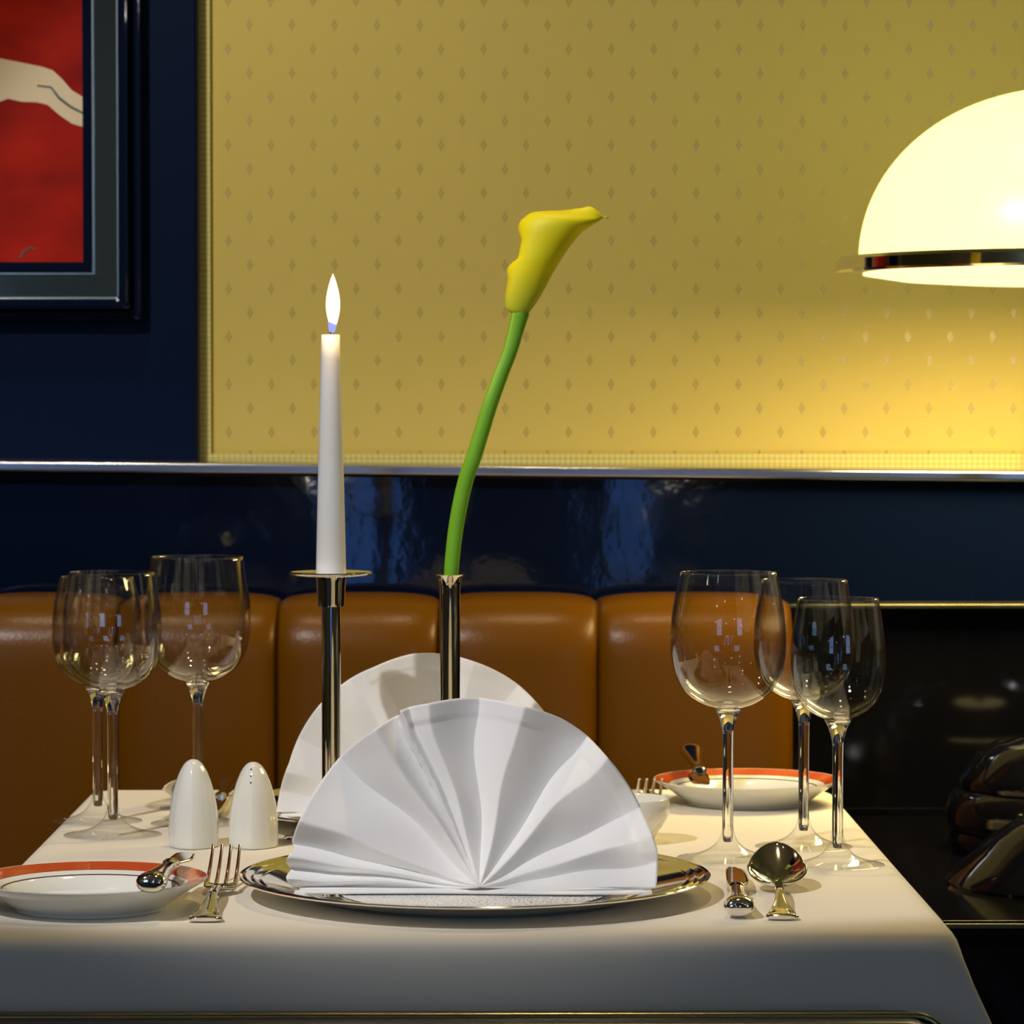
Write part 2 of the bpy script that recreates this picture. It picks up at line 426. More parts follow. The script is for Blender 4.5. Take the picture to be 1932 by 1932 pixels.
# ------------------------------------------------------------------ picture on the pilaster
YP = 3.33
pc = thing('framed_painting', 'framed painting of a cream animal leg on red, in a navy and mirror frame', 'painting', at(-250, 300, 3.37))
o_ = pc.location
def fp(x, y, Y=YP): p = at(x, y, Y); return (p.x-o_.x, p.z-o_.z)
def frame_ring(name, x_in, y_in, x_out, y_out, Y0, m, h=0.0, parent=None, slope=0.0):
    # rectangle rings; left and top mirrored about the picture's centre
    xi, zi = fp(x_in, y_in); xo, zo = fp(x_out, y_out)
    XC, ZC = fp(-420, 0)[0], zi + 0.42
    def rect(x, z): return [(x, z), (2*XC-x, z), (2*XC-x, 2*ZC-z), (x, 2*ZC-z)]
    I, O = rect(xi, zi), rect(xo, zo)
    yb = 3.37-o_.y; yf = Y0-o_.y
    v, f = [], []
    for (xx, zz) in I: v.append((xx, yf-slope, zz))
    for (xx, zz) in O: v.append((xx, yf+slope, zz))
    for (xx, zz) in I: v.append((xx, yb, zz))
    for (xx, zz) in O: v.append((xx, yb, zz))
    for i in range(4):
        j = (i+1) % 4
        f += [(i, j, 4+j, 4+i), (4+i, 4+j, 12+j, 12+i), (i, 8+i, 8+j, j), (8+i, 12+i, 12+j, 8+j)]
    return obj(name, (v, f), m, parent or pc, smooth=False, bevel=h)
frame_ring('inner_moulding', 155, 494, 173.5, 514.5, 3.338, M['navy'], 0)
frame_ring('silver_bead', 173.5, 514.5, 176, 517, 3.336, M['silverline'], 0)
frame_ring('mirror_border', 176, 517, 220, 560, 3.341, M['mirror'], 0)
frame_ring('silver_bead', 220, 560, 222.5, 562.5, 3.336, M['silverline'], 0)
frame_ring('outer_moulding', 222.5, 562.5, 243, 583, 3.332, M['navy'], 0.003)
frame_ring('outer_step', 243, 583, 264, 603, 3.348, M['navy'], 0.003)
xi, zi = fp(159, 497); XC = fp(-420, 0)[0]
cv = obj('canvas', box(2*XC-xi, xi, 3.35-o_.y, 3.37-o_.y, zi, zi+0.86), M['red'], pc, smooth=False)
limb = [(0, 110), (40, 118), (80, 126), (100, 133), (118, 150), (135, 170), (158, 184), (158, 240), (135, 233), (112, 217), (90, 198), (70, 193), (40, 192), (15, 186), (0, 192),
        (-60, 215), (-160, 240), (-260, 250), (-330, 215), (-350, 150), (-300, 95), (-200, 80), (-90, 92)]
def flat(pts, Y, th):
    v = []
    for x, y in pts: a_, c_ = fp(x, y, Y); v.append((a_, Y-o_.y, c_))
    n = len(v); v += [(x, y+th, z) for x, y, z in v]
    return v, [tuple(range(n)), tuple(range(n, 2*n))[::-1]] + [(i, (i+1) % n, n+(i+1) % n, n+i) for i in range(n)]
obj('painted_limb', flat(limb, 3.3494, 0.0006), M['cream'], cv, smooth=False)
ln = [(70, 160), (97, 163), (113, 183), (135, 200), (158, 212), (158, 216), (133, 204), (110, 187), (95, 166), (70, 163)]
obj('painted_line', flat(ln, 3.3490, 0.0005), M['paintline'], cv, smooth=False)
ln = [(36, 488), (42, 474), (55, 466), (68, 469), (68, 471), (56, 469), (45, 476), (40, 488)]
obj('painted_line', flat(ln, 3.3494, 0.0005), M['paintline'], cv, smooth=False)

# ------------------------------------------------------------------ black ledge and dome lamp at the right
lz = 0.687
pl = on(1793, 1743, lz)
cab = thing('side_cabinet', 'low black lacquered cabinet with a thin metal edge, right of the table', 'cabinet', (0.354, 2.6, 0))
obj('body', box(0.0, 1.1, 0.012, 0.655, 0.0, lz-0.012), M['black'], cab, bevel=0.002)
obj('top', box(-0.004, 1.1, 0.003, 0.66, lz-0.0119, lz), M['black'], cab, bevel=0.001)
obj('metal_edge', box(-0.004, 1.1, 0.0, 0.0029, lz-0.006, lz-0.002), M['brass'], cab, bevel=0.0006)
YL = 3.02
lc = at(2020, 500, YL)
lamp = thing('dome_lamp', 'large lit opal dome lamp with a chrome rim, on a round glossy black ribbed body', 'lamp', (lc.x, YL, lz))
s = YL/F
zof = lambda y: at(2020, y, YL).z - lz
zring_t, zring_b = zof(488), zof(516)
Rr = 443*s
dome = [(395*s*math.cos(a_)**0.92 if a_ < PI/2-1e-6 else 0.0, zring_t + 318*s*math.sin(a_)) for a_ in [PI/2*i/28 for i in range(29)]]
obj('shade', lathe(dome, 96), M['shade'], lamp, solid=0.003)
obj('rim', lathe([(392*s, zring_t-0.001), (392*s, zring_t+0.0015), (Rr-0.003, zring_t+0.001), (Rr, zring_t-0.002), (Rr, zring_b+0.002), (Rr-0.002, zring_b), (392*s, zring_b), (392*s, zring_t-0.001)], 96), M['silver'], lamp)
obj('diffuser', lathe([(0, zring_b-0.010), (0.10, zring_b-0.009), (0.15, zring_b-0.006), (390*s, zring_b-0.001), (390*s, zring_b+0.001), (0, zring_b)], 96), M['diffuser'], lamp)
body = [(0.018, zof(1370)), (0.045, zof(1388)), (0.066, zof(1402))]
for (ya, yb_, r0, r1, r2) in ((1408, 1484, 0.073, 0.088, 0.097), (1487, 1561, 0.0985, 0.1075, 0.1070), (1564, 1640, 0.1065, 0.102, 0.088)):
    for k in range(9):
        u = k/8; r = r0*(1-u)+r2*u + (r1-(r0+r2)/2)*4*u*(1-u) - 0.0022*abs(2*u-1)**10
        body.append((r, max(0.0, zof(ya+(yb_-ya)*u))))
    body.append((r-0.003, max(0.0, zof(yb_+1.5))))
body.append((0.0, 0.0))
body = [p for k, p in enumerate(body) if k == 0 or p != body[k-1]]
obj('ribbed_body', lathe(smooth_curve([(0.018, zring_b-0.012)]+body[:3], 3)+body[3:], 96), M['black'], lamp)
bell = thing('bell_cover', 'glossy black bell shaped cover on the black cabinet, in front of the lamp', 'cover', (at(2020, 1600, 2.80).x, 2.80, lz))
obj('dome', lathe([(0.0, 0), (0.101, 0), (0.102, 0.003), (0.099, 0.007), (0.090, 0.016), (0.078, 0.026), (0.066, 0.038), (0.050, 0.049), (0.032, 0.057), (0.012, 0.060), (0, 0.060)], 96), M['black'], bell)
obj('knob', lathe([(0, 0.0602), (0.006, 0.0602), (0.005, 0.066), (0.010, 0.074), (0.007, 0.082), (0, 0.084)], 32), M['silver'], bell)
L_ = bpy.data.lights.new('lamp_down_light', 'AREA'); L_.shape = 'DISK'; L_.size = 0.30; L_.energy = 5.6; L_.color = (1.0, 0.74, 0.30)
lo = bpy.data.objects.new('lamp_down_light', L_); C.objects.link(lo); lo.parent = lamp; lo.location = (0, 0, zring_b-0.014)

# ------------------------------------------------------------------ table and cloth
TZ = 0.75
XL, XR, Y0, Y1 = -0.338, 0.301, 2.135, 2.945
tb = thing('dining_table', 'dining table hidden under the white cloth', 'table', ((XL+XR)/2, (Y0+Y1)/2, 0))
hx, hy = (XR-XL)/2-0.012, (Y1-Y0)/2-0.012
obj('table_top', box(-hx, hx, -hy, hy, 0.715, 0.7465), M['wood'], tb, bevel=0.006)
obj('pedestal', lathe([(0.0, 0.03), (0.045, 0.03), (0.04, 0.4), (0.045, 0.715), (0, 0.715)], 32), M['black'], tb)
obj('foot_plate', lathe([(0, 0), (0.22, 0), (0.22, 0.012), (0.06, 0.03), (0, 0.03)], 48), M['black'], tb)
def perimeter(off, n=14, rc=0.028):
    pts = []
    cs = [(XR-rc, Y0+rc, -90), (XR-rc, Y1-rc, 0), (XL+rc, Y1-rc, 90), (XL+rc, Y0+rc, 180)]
    for ci, (x, y, a0) in enumerate(cs):
        for i in range(n+1):
            a_ = R_(a0+90*i/n)
            pts.append((x, y, math.cos(a_), math.sin(a_), rc+off, i/n, ci))
        # straight run to the next corner
        nx, ny, na = cs[(ci+1) % 4]
        ae = R_(a0+90)
        p0 = (x+(rc+off)*math.cos(ae), y+(rc+off)*math.sin(ae)); p1 = (nx+(rc+off)*math.cos(ae), ny+(rc+off)*math.sin(ae))
        for k in range(1, 24):
            q = k/24
            pts.append((p0[0]+(p1[0]-p0[0])*q, p0[1]+(p1[1]-p0[1])*q, math.cos(ae), math.sin(ae), 0, None, q))
    return pts
rings = []
prof = [(-0.018, 0.0), (-0.010, -0.0006), (-0.004, -0.003), (-0.001, -0.0075), (0.0005, -0.013), (0.001, -0.02)] + [(0.001+0.01*k/10, -0.02-0.0235*k) for k in range(1, 11)]
for off, dz in prof:
    ring = []
    for p in perimeter(off):
        if p[5] is None:
            wv = 0.004*math.sin(p[6]*9+p[2]*3)*min(1, max(0, -dz-0.02)*8)
            ring.append((p[0]+p[2]*wv, p[1]+p[3]*wv, TZ+dz))
        else:
            u = p[5]; d = max(0, -dz-0.008)
            if p[6] in (0, 2): k = math.exp(-((u-0.62)/0.25)**2)
            else: k = math.exp(-((u-0.38)/0.25)**2)
            e = 0.42*min(d, 0.09)*k
            x = p[0]+p[2]*(p[4])+(1 if p[6] in (0, 1) else -1)*e
            y = p[1]+p[3]*(p[4])+p[3]*e*0.25
            ring.append((x, y, TZ+dz))
    rings.append(ring)
n = len(rings[0]); V = [p for r in rings for p in r]
Fc = [(i*n+j, i*n+(j+1) % n, (i+1)*n+(j+1) % n, (i+1)*n+j) for i in range(len(rings)-1) for j in range(n)]
Fc.append(tuple(range(n)))
tag(obj('tablecloth', (V, Fc), M['cloth'], angle=60), 'white linen tablecloth draped over the laid table', 'tablecloth')

# ------------------------------------------------------------------ chair whose back just shows at the bottom edge
ctop = at(900, 1917, 2.06).z
cr, cl = at(1801, 1920, 2.06).x, -0.345
ch = thing('dining_chair', 'black chair with a glossy top rail, pushed up to the near side of the table', 'chair', ((cr+cl)/2, 2.08, 0))
hw = (cr-cl)/2
def rr(x, z0, z1, y0, y1, rad, n=8):
    pts = [(-x, z0), (x, z0)] + [(x-rad+rad*math.cos(a_), z1-rad+rad*math.sin(a_)) for a_ in [PI/2*i/n for i in range(n+1)]] + [(-x+rad+rad*math.cos(a_), z1-rad+rad*math.sin(a_)) for a_ in [PI/2+PI/2*i/n for i in range(n+1)]]
    m_ = len(pts); v = [(x_, y0, z_) for x_, z_ in pts] + [(x_, y1, z_) for x_, z_ in pts]
    return v, [tuple(range(m_)), tuple(range(m_, 2*m_))[::-1]] + [(i, (i+1) % m_, m_+(i+1) % m_, m_+i) for i in range(m_)]
obj('backrest', rr(hw-0.006, 0.40, ctop-0.004, -0.024, 0.024, 0.022), M['darkleather'], ch, bevel=0.004)
tr = [(-hw+0.002, 0, 0.42)]+[(-hw+0.022-0.02*math.cos(PI/2*i/6), 0, ctop-0.024+0.02*math.sin(PI/2*i/6)) for i in range(7)] + [(hw-0.022+0.02*math.sin(PI/2*i/6), 0, ctop-0.024+0.02*math.cos(PI/2*i/6)) for i in range(7)]+[(hw-0.002, 0, 0.42)]
obj('top_rail', tube(tr, 0.0025, 12), M['brass'], ch)
obj('seat', box(-hw+0.02, hw-0.02, 0.0, 0.44, 0.39, 0.46), M['darkleather'], ch, bevel=0.015)
for sx in (-1, 1):
    for yy in (0.02, 0.40):
        obj('leg', tube([(sx*(hw-0.06), yy, 0.39), (sx*(hw-0.055), yy, 0.0)], [0.018, 0.011], 16), M['black'], ch)

# ------------------------------------------------------------------ chargers
def charger(label, loc):
    t = thing('charger_plate', label, 'plate', loc, 0, 'silver charger plates')
    r = 0.159
    p = [(0, 0.0030), (0.105, 0.0030), (0.112, 0.0036), (0.120, 0.0064), (0.142, 0.0112), (0.1435, 0.0121), (0.1455, 0.0116), (0.1475, 0.0125), (0.1490, 0.0135), (0.1510, 0.0129), (0.1528, 0.0137), (0.1545, 0.0147), (0.1565, 0.0142), (0.1582, 0.0147), (r, 0.0142), (0.1585, 0.0132), (0.142, 0.0090), (0.118, 0.0035), (0.108, 0.0), (0.0, 0.0)]
    obj('plate', lathe(p, 160), M['silver'], t, angle=25)
    return t
charger('silver charger plate under the nearest folded napkin', (on(896.5, 1657).x, 2.31, TZ+0.0003))
cx2 = (815-911)*2.72/F
charger('silver charger plate under the far folded napkin', (cx2, 2.72, TZ+0.0003))
tag(obj('doily', lathe([(0, 0.0002), (0.0915, 0.0002), (0.092, 0.0006), (0.0915, 0.001), (0, 0.001)], 120), M['doily'], loc=(-0.006, 2.305, TZ+0.0034)), 'white embossed paper doily on the nearest silver charger', 'doily')

# ------------------------------------------------------------------ folded napkins
def napkin(name, label, loc, Rtab, folds, amp, lean, pieces=(0, 180), seed=1, rot=0.0, hem=(66, 168), wob=1.0):
    t = thing(name, label, 'napkin', loc, rot, 'fan folded napkins')
    rnd = random.Random(seed)
    nr, na = 70, 480
    def prof(a):
        for (a0, d0), (a1, d1) in zip(folds, folds[1:]):
            if a <= a1:
                u = (a-a0)/(a1-a0)
                # soft folds: nearly straight faces, rounded ridges
                uu = u*0.72 + 0.28*(3*u*u-2*u**3)
                return d0+(d1-d0)*uu
        return folds[-1][1]
    rows = []
    for i in range(nr+1):
        q = i/nr; row = []
        for j in range(na+1):
            a = 180*j/na
            R = interp(Rtab, a)
            aw = a + wob*(9.0*math.sin(q*5.2+a*0.031+seed)*q*(1-q)*(0.3+0.7*math.sin(R_(a))) + 4.0*math.sin(q*9+a*0.16)*q*(1-q))
            aw = min(180, max(0, aw))
            k = q**0.8
            r = R*q
            x = -r*math.cos(R_(a)); z = 0.0035 + r*math.sin(R_(a))
            y = -prof(aw)*amp*k + lean*z + 0.010*(1-q)*0 
            # the tight bundle at the bottom where the folds meet
            y += -0.011*math.exp(-(q/0.16)**2)
            z += 0.002*math.exp(-(q/0.10)**2)
            # side wings lie on their stacked folds
            if hem[0] < a < hem[1]: y -= 0.0010*max(0.0, min(1.0, (q-0.905)/0.012))*(1+0.5*math.sin(a*0.2))
            row.append((x, y, z))
        rows.append(row)
    obj('fan', grid(rows), M['napkin'], t, solid=0.0014, angle=70)
    # the folded strip the fan stands on
    strip = []
    Rl, Rr_ = interp(Rtab, 0), interp(Rtab, 180)
    for k in range(4):
        secs = []
        for i in range(41):
            u = i/40; x = -Rl+0.004*k + (Rr_*0.97+Rl-0.006*k)*u
            w_ = 0.0045 + 0.0015*math.sin(u*9+k*2)
            secs.append((x, -0.008+0.0065*k + 0.0035*math.sin(u*6+k*2.1), 0.0018+0.0008*(k % 2), w_*(1-0.85*abs(2*u-1)**6), 0.0014))
        v, f = bar([(x, y, z, a_, b_) for (x, y, z, a_, b_) in secs], 14, 0.9)
        strip.append(([(yy, xx, zz) for (xx, yy, zz) in v], f))
    obj('base_fold', join(*strip), M['napkin'], t)
    # flap behind that props the fan up
    rows = []
    for i in range(13):
        q = i/12
        rows.append([((-0.5+u/12)*0.16*(1-0.55*q), 0.058-0.040*q+lean*0.1*q + 0.002*math.sin(u*1.1), 0.001+0.095*q) for u in range(13)])
    obj('support_fold', grid(rows), M['napkin'], t, solid=0.0014)
    return t
k_ = 2.29/F
Rt = [(0, 352*k_), (1.5, 362*k_), (3.5, 366*k_), (5.5, 357*k_), (7.5, 369*k_), (9.5, 367*k_), (11.5, 358*k_), (14, 366*k_), (18, 365*k_), (32, 361*k_), (47, 360*k_), (59, 360*k_), (65.2, 357*k_), (66.0, 367*k_), (81, 359*k_), (94, 353*k_), (106, 354*k_), (116, 354*k_), (128, 348*k_), (144, 342*k_), (157, 339*k_), (168, 344*k_), (180, 334*k_)]
folds = [(0, -0.3), (3, 0.3), (6, -0.2), (9.5, 0.45), (13, -0.1), (21, 0.8), (42.5, -0.55), (56.5, 0.75), (64, -0.8), (66.3, 0.55), (68.5, 0.1), (74.5, 0.65), (90, -0.75), (104, 0.75), (126, -0.7), (134.5, 0.6), (154, -0.55), (163, 0.35), (172, -0.2), (180, 0.1)]
np_ = at(905, 1672, 2.285)
napkin('folded_napkin', 'crisp white napkin folded into a pleated fan on the nearest silver charger', (np_.x, 2.285, TZ+0.0046), Rt, folds, 0.0150, 0.10)
k2 = 2.72/F
Rt2 = [(0, 282*k2), (20, 275*k2), (45, 286*k2), (70, 292*k2), (85, 300*k2), (100, 300*k2), (125, 296*k2), (150, 290*k2), (180, 284*k2)]
folds2 = [(0, 0.2), (8, -0.3), (16, 0.4), (30, -0.3), (44, 0.6), (60, -0.4), (72, 0.6), (92, -0.3), (108, 0.5), (126, -0.4), (138, 0.6), (152, -0.3), (165, 0.4), (180, -0.1)]
napkin('folded_napkin', 'white napkin folded into a fan on the far silver charger, behind the candlestick', (at(805, 1505, 2.72).x, 2.71, TZ+0.0040), Rt2, folds2, 0.009, 0.02, seed=5)

# ------------------------------------------------------------------ wine glasses
def wine_glass(name, label, loc, H, rim, bowl, zb, foot, group):
    t = thing(name, label, 'glass', loc, 0, group)
    tab = [(0.0, 0.18), (0.012, 0.30), (0.045, 0.50), (0.12, 0.735), (0.24, 0.905), (0.38, 0.985), (0.48, 1.0), (0.62, 0.99), (0.80, 0.93), (1.0, rim/bowl)]
    outer = smooth_curve([(bowl*r, zb+(H-zb)*t_) for t_, r in tab], 5)
    th = 0.0010
    inner = [(max(0.0, r-th), z+(0.0040*max(0, 1-(z-zb)/0.03))) for r, z in outer]
    pr = outer + [(rim-0.0005, H+0.0004)] + inner[::-1] + [(0.0, zb+0.0046)]
    pr = pr[1:]
    obj('bowl', lathe(pr, 96), M['bowlglass'], t, angle=60)
    rs = 0.0040
    st = [(0.0, 0.0125), (rs*0.75, 0.0130), (rs*0.93, 0.0160), (rs*0.96, 0.022), (rs, 0.030), (rs*0.97, 0.05), (rs, zb-0.022), (rs*1.15, zb-0.014), (rs*1.7, zb-0.0060), (rs*2.2, zb-0.0018), (rs*2.5, zb+0.0008), (rs*1.5, zb+0.0020), (0, zb+0.0024)]
    obj('stem', lathe([st[0]]+smooth_curve(st[1:-1], 4)+[st[-1]], 48), M['crystal'], t, angle=60)
    ft = [(foot, 0.0003), (foot+0.0002, 0.0009), (foot-0.0004, 0.0015), (foot*0.8, 0.0026), (foot*0.55, 0.0050), (foot*0.36, 0.0082), (rs*2.2, 0.0118), (rs*1.5, 0.0160), (rs*1.15, 0.0205), (rs*1.02, 0.0250)]
    obj('foot', lathe(smooth_curve(ft, 4), 96), M['footglass'], t, angle=60)
    return t
def gl(px_, py_): p = on(px_, py_); return (p.x, p.y, TZ+0.0002)
G1, G2, G3 = 'large wine glasses', 'medium wine glasses', 'small wine glasses'
wine_glass('wine_glass', 'large wine glass standing right of the nearest charger, behind the dinner knife', gl(1373, 1622), 0.2085, 0.0350, 0.0420, 0.110, 0.0370, G1)
wine_glass('wine_glass', 'large wine glass behind the porcelain shakers, right of the pair of smaller glasses', gl(374, 1556), 0.2105, 0.0360, 0.0418, 0.112, 0.0370, G1)
wine_glass('wine_glass', 'medium wine glass standing behind and between the two others at the right', gl(1516, 1600), 0.1995, 0.0322, 0.0375, 0.110, 0.0360, G2)
wine_glass('wine_glass', 'medium wine glass on the left side, in front of the smallest glass there', gl(213, 1578), 0.2020, 0.0326, 0.0380, 0.1120, 0.0372, G2)
wine_glass('wine_glass', 'small wine glass nearest the right edge of the table', gl(1580, 1634), 0.1915, 0.0290, 0.0340, 0.1050, 0.0335, G3)
wine_glass('wine_glass', 'small wine glass nearest the left edge of the table, half hidden by the medium one', gl(185, 1552), 0.1940, 0.0290, 0.0356, 0.1070, 0.0345, G3)

# ------------------------------------------------------------------ candlestick, candle, vase and calla lily
YC = 2.60
sc_ = YC/F
zc = lambda y: at(625, y, YC).z - TZ
cxp = at(625, 1300, YC).x
cs = thing('candlestick', 'tall slim silver candlestick with a wide drip dish, behind the nearest napkin', 'candlestick', (cxp, YC, TZ+0.0003))
obj('foot', lathe([(0, 0), (0.036, 0), (0.0365, 0.0015), (0.035, 0.003), (0.022, 0.0045), (0.011, 0.007), (0.0075, 0.011), (0, 0.011)], 72), M['silver'], cs)
obj('stem', lathe([(0.0, 0.0112), (0.0072, 0.0112), (0.0072, zc(1145)), (0, zc(1145))], 48), M['silver'], cs)
zd = zc(1083)
obj('cup', lathe([(0.0, zc(1145)+0.0002), (0.0100, zc(1145)+0.0002), (0.0104, zc(1138)), (0.0112, zd-0.006), (0.0120, zd-0.0017), (0, zd-0.0017)], 48), M['silver'], cs)
obj('drip_dish', lathe([(0, zd-0.0015), (0.028, zd-0.0015), (0.0305, zd-0.0005), (0.0312, zd+0.0005), (0.0305, zd+0.0014), (0.0285, zd+0.0008), (0.0, zd+0.0002)], 72), M['silver'], cs)
cd = thing('candle', 'white tapered burning candle in the silver candlestick', 'candle', (cxp, YC, TZ+0.0003+zd+0.0003))
hc = zc(633)-zd
wx_ = [(0, 0.0), (0.0114, 0.0)] + [(0.0114+(0.0071-0.0114)*(u/10)**1.1, hc*(u/10)) for u in range(1, 10)] + [(0.0071, hc-0.0006), (0.0066, hc), (0.003, hc-0.0010), (0, hc-0.0010)]
obj('wax', lathe(wx_, 48), M['wax'], cd)
obj('wick', tube([(0, 0, hc-0.001), (0.0003, 0, hc+0.004), (0.0010, 0, hc+0.0075)], [0.0007, 0.0007, 0.0004], 10), M['wick'], cd)
fl = [(0, 0.005), (0.0027, 0.008), (0.0045, 0.0145), (0.0054, 0.022), (0.0048, 0.030), (0.0030, 0.038), (0.0012, 0.0435), (0, 0.0462)]
fo = obj('flame', lathe(smooth_curve(fl, 4), 32), M['flame'], cd, loc=(0.0018, 0, hc)); fo['label'] = 'bright yellow flame'
obj('flame_base', lathe([(0, 0.0012), (0.0022, 0.0025), (0.0031, 0.006), (0.0029, 0.0095), (0.0020, 0.0085), (0, 0.007)], 24), M['flameblue'], cd, loc=(0.0012, 0, hc))
pl_ = bpy.data.lights.new('candle_light', 'POINT'); pl_.energy = 0.22; pl_.color = (1, 0.6, 0.25); pl_.shadow_soft_size = 0.008
po = bpy.data.objects.new('candle_light', pl_); C.objects.link(po); po.parent = cd; po.location = (0.0018, -0.014, hc+0.026)

vx = at(849, 1200, YC).x
vs = thing('bud_vase', 'slim silver tube vase with a flared mouth, holding the calla lily', 'vase', (vx, YC, TZ+0.0003))
zv = zc(1087)
obj('foot', lathe([(0, 0), (0.036, 0), (0.0365, 0.0015), (0.035, 0.003), (0.022, 0.0045), (0.011, 0.007), (0.0078, 0.011), (0, 0.011)], 72), M['silver'], vs)
vp = [(0, 0.0112), (0.0077, 0.0112), (0.0077, zv-0.0095), (0.0081, zv-0.006), (0.0092, zv-0.0015), (0.0102, zv+0.0006), (0.0096, zv+0.0004), (0.0086, zv-0.002), (0.0071, zv-0.008), (0.0070, 0.03), (0, 0.03)]
obj('tube', lathe(vp, 56), M['silver'], vs, angle=50)

cp = [(851, 1150), (851, 1087), (857, 1020), (866, 962), (879, 905), (894, 862), (910, 810), (925, 762), (944, 710), (962, 663), (974, 620), (982, 588)]
yo = [0.0, 0.0, 0.0, -0.001, -0.002, -0.003, -0.003, -0.003, -0.002, -0.001, 0, 0]
base = at(851, 1150, YC)
ly = thing('calla_lily', 'single yellow calla lily on a long curved green stem, leaning right in the silver vase', 'flower', base)
pts = [at(x, y, YC+d)-base for (x, y), d in zip(cp, yo)]
pts = [Vector((pts[0].x, 0, pts[0].z))] + pts[1:]
rad = [0.0052, 0.0055, 0.0057, 0.0058, 0.0059, 0.0060, 0.0059, 0.0058, 0.0056, 0.0056, 0.0062, 0.0070]
sp = smooth_curve([(*p, r) for p, r in zip(pts, rad)], 5)
obj('stem', tube([q[:3] for q in sp], [q[3] for q in sp], 24), M['stem'], ly)
LRs = [((1048, 566), (1128, 572)), ((1028, 545), (1142, 556)), ((1027, 480), (1178, 505)), ((1038, 415), (1215, 440)), ((1036, 368), (1246, 382)), ((1058, 338), (1268, 345)), ((1090, 315), (1288, 312)),
       ((1100, 268), (1312, 275)), ((1104, 230), (1336, 243)), ((1088, 185), (1362, 212)), ((1094, 148), (1385, 188)), ((1120, 122), (1406, 174)), ((1150, 104), (1425, 163)), ((1210, 97), (1442, 151)),
       ((1290, 94), (1455, 143)), ((1370, 84), (1466, 135)), ((1420, 76), (1474, 128)), ((1446, 90), (1480, 124)), ((1470, 115), (1490, 124)), ((1494, 124), (1506, 127))]
G = []; along = []
LS = [1048, 1040, 1036, 1034, 1038, 1043, 1050, 1058, 1066, 1076, 1090, 1112, 1142, 1205, 1288, 1370, 1420, 1446, 1470, 1494]
for i, ((lx, ly_), (rx, ry)) in enumerate(LRs):
    q = i/(len(LRs)-1)
    Lp = at(540+lx/2.477, 360+ly_/2.477, YC)-base; Rp = at(540+rx/2.477, 360+ry/2.477, YC)-base
    La = Lp; Lp = at(540+LS[i]/2.477, 360+ly_/2.477, YC)-base
    c_ = (Lp+Rp)/2; h_ = (Rp-Lp)/2
    dep = h_.length*(0.95 if q < 0.3 else 0.95-0.45*(q-0.3)/0.7)
    if q > 0.75: dep *= 0.8
    spread = PI*1.02 if i < 9 else PI*(1.02-0.42*min(1, (i-9)/8))
    row = []
    for k in range(41):
        a_ = -PI/2 - spread + 2*spread*k/40
        p = c_ + h_*math.cos(a_) + Vector((0, 1, 0))*dep*math.sin(a_) + (La-Lp)*max(0.0, -math.cos(a_))**5
        row.append(tuple(p))
    G.append(row)
# smooth between the sections
cols = [smooth_curve([G[i][k] for i in range(len(G))], 4) for k in range(41)]
rows = [[cols[k][i] for k in range(41)] for i in range(len(cols[0]))]
v, f = grid(rows)
me = bpy.data.meshes.new('spathe'); me.from_pydata(v, [], f); me.update()
at_ = me.attributes.new('along', 'FLOAT', 'POINT')
for i in range(len(rows)):
    for k in range(41): at_.data[i*41+k].value = i/(len(rows)-1)
for p in me.polygons: p.use_smooth = True
me.materials.append(M['lily'])
so = bpy.data.objects.new('spathe', me); C.objects.link(so); so.parent = ly
so['label'] = 'yellow trumpet shaped petal'
md = so.modifiers.new('thickness', 'SOLIDIFY'); md.thickness = 0.0009; md.offset = 0

# ------------------------------------------------------------------ salt and pepper
def shaker(label, px_, holes, H, rw):
    p = on(px_, 1598)
    t = thing('shaker', label, 'shaker', (p.x, p.y, TZ+0.0003), 0, 'porcelain shakers')
    rows = []
    prof_ = smooth_curve([(0.93, 0.0), (0.985, 0.02), (1.0, 0.10), (0.99, 0.25), (0.94, 0.42), (0.85, 0.58), (0.70, 0.74), (0.52, 0.87), (0.33, 0.955), (0.14, 0.993), (0.0, 1.0)], 4)
    for r, z in prof_:
        row = []
        for k in range(97):
            a_ = -PI/2 + 2*PI*k/96
            # three flat-ish sides meeting in soft ridges, one ridge towards the front
            ph = (k/96*360) % 120                # 0 and 120 at a ridge, 60 in the middle of a side
            ph = min(ph, 120-ph)
            rr_ = r*rw*(0.92 + 0.16*(1-ph/60)**1.25)
            row.append((rr_*math.cos(a_)*1.03, rr_*math.sin(a_), z*H))
        rows.append(row)
    v, f = grid(rows); f.append(tuple(range(96)))
    obj('body', (v, f), M['china'], t, angle=75)
    for i in range(holes):
        zz = H*(0.925-0.075*i); rr0 = interp([(z_*H, r_*rw) for r_, z_ in prof_], zz)*1.06
        obj('hole', lathe([(0, -0.0004), (0.0006, -0.0004), (0.0006, 0.0004), (0, 0.0004)], 12), M['hole'], t, loc=(-0.0010, -rr0-0.0001, zz)).rotation_euler = (R_(62-10*i), 0, 0)
    return t
shaker('taller white porcelain shaker with no holes showing, left of its pair', 365, 0, 0.0655, 0.0182)
shaker('shorter white porcelain shaker with three small holes, between its twin and the napkin', 478, 3, 0.0635, 0.0180)

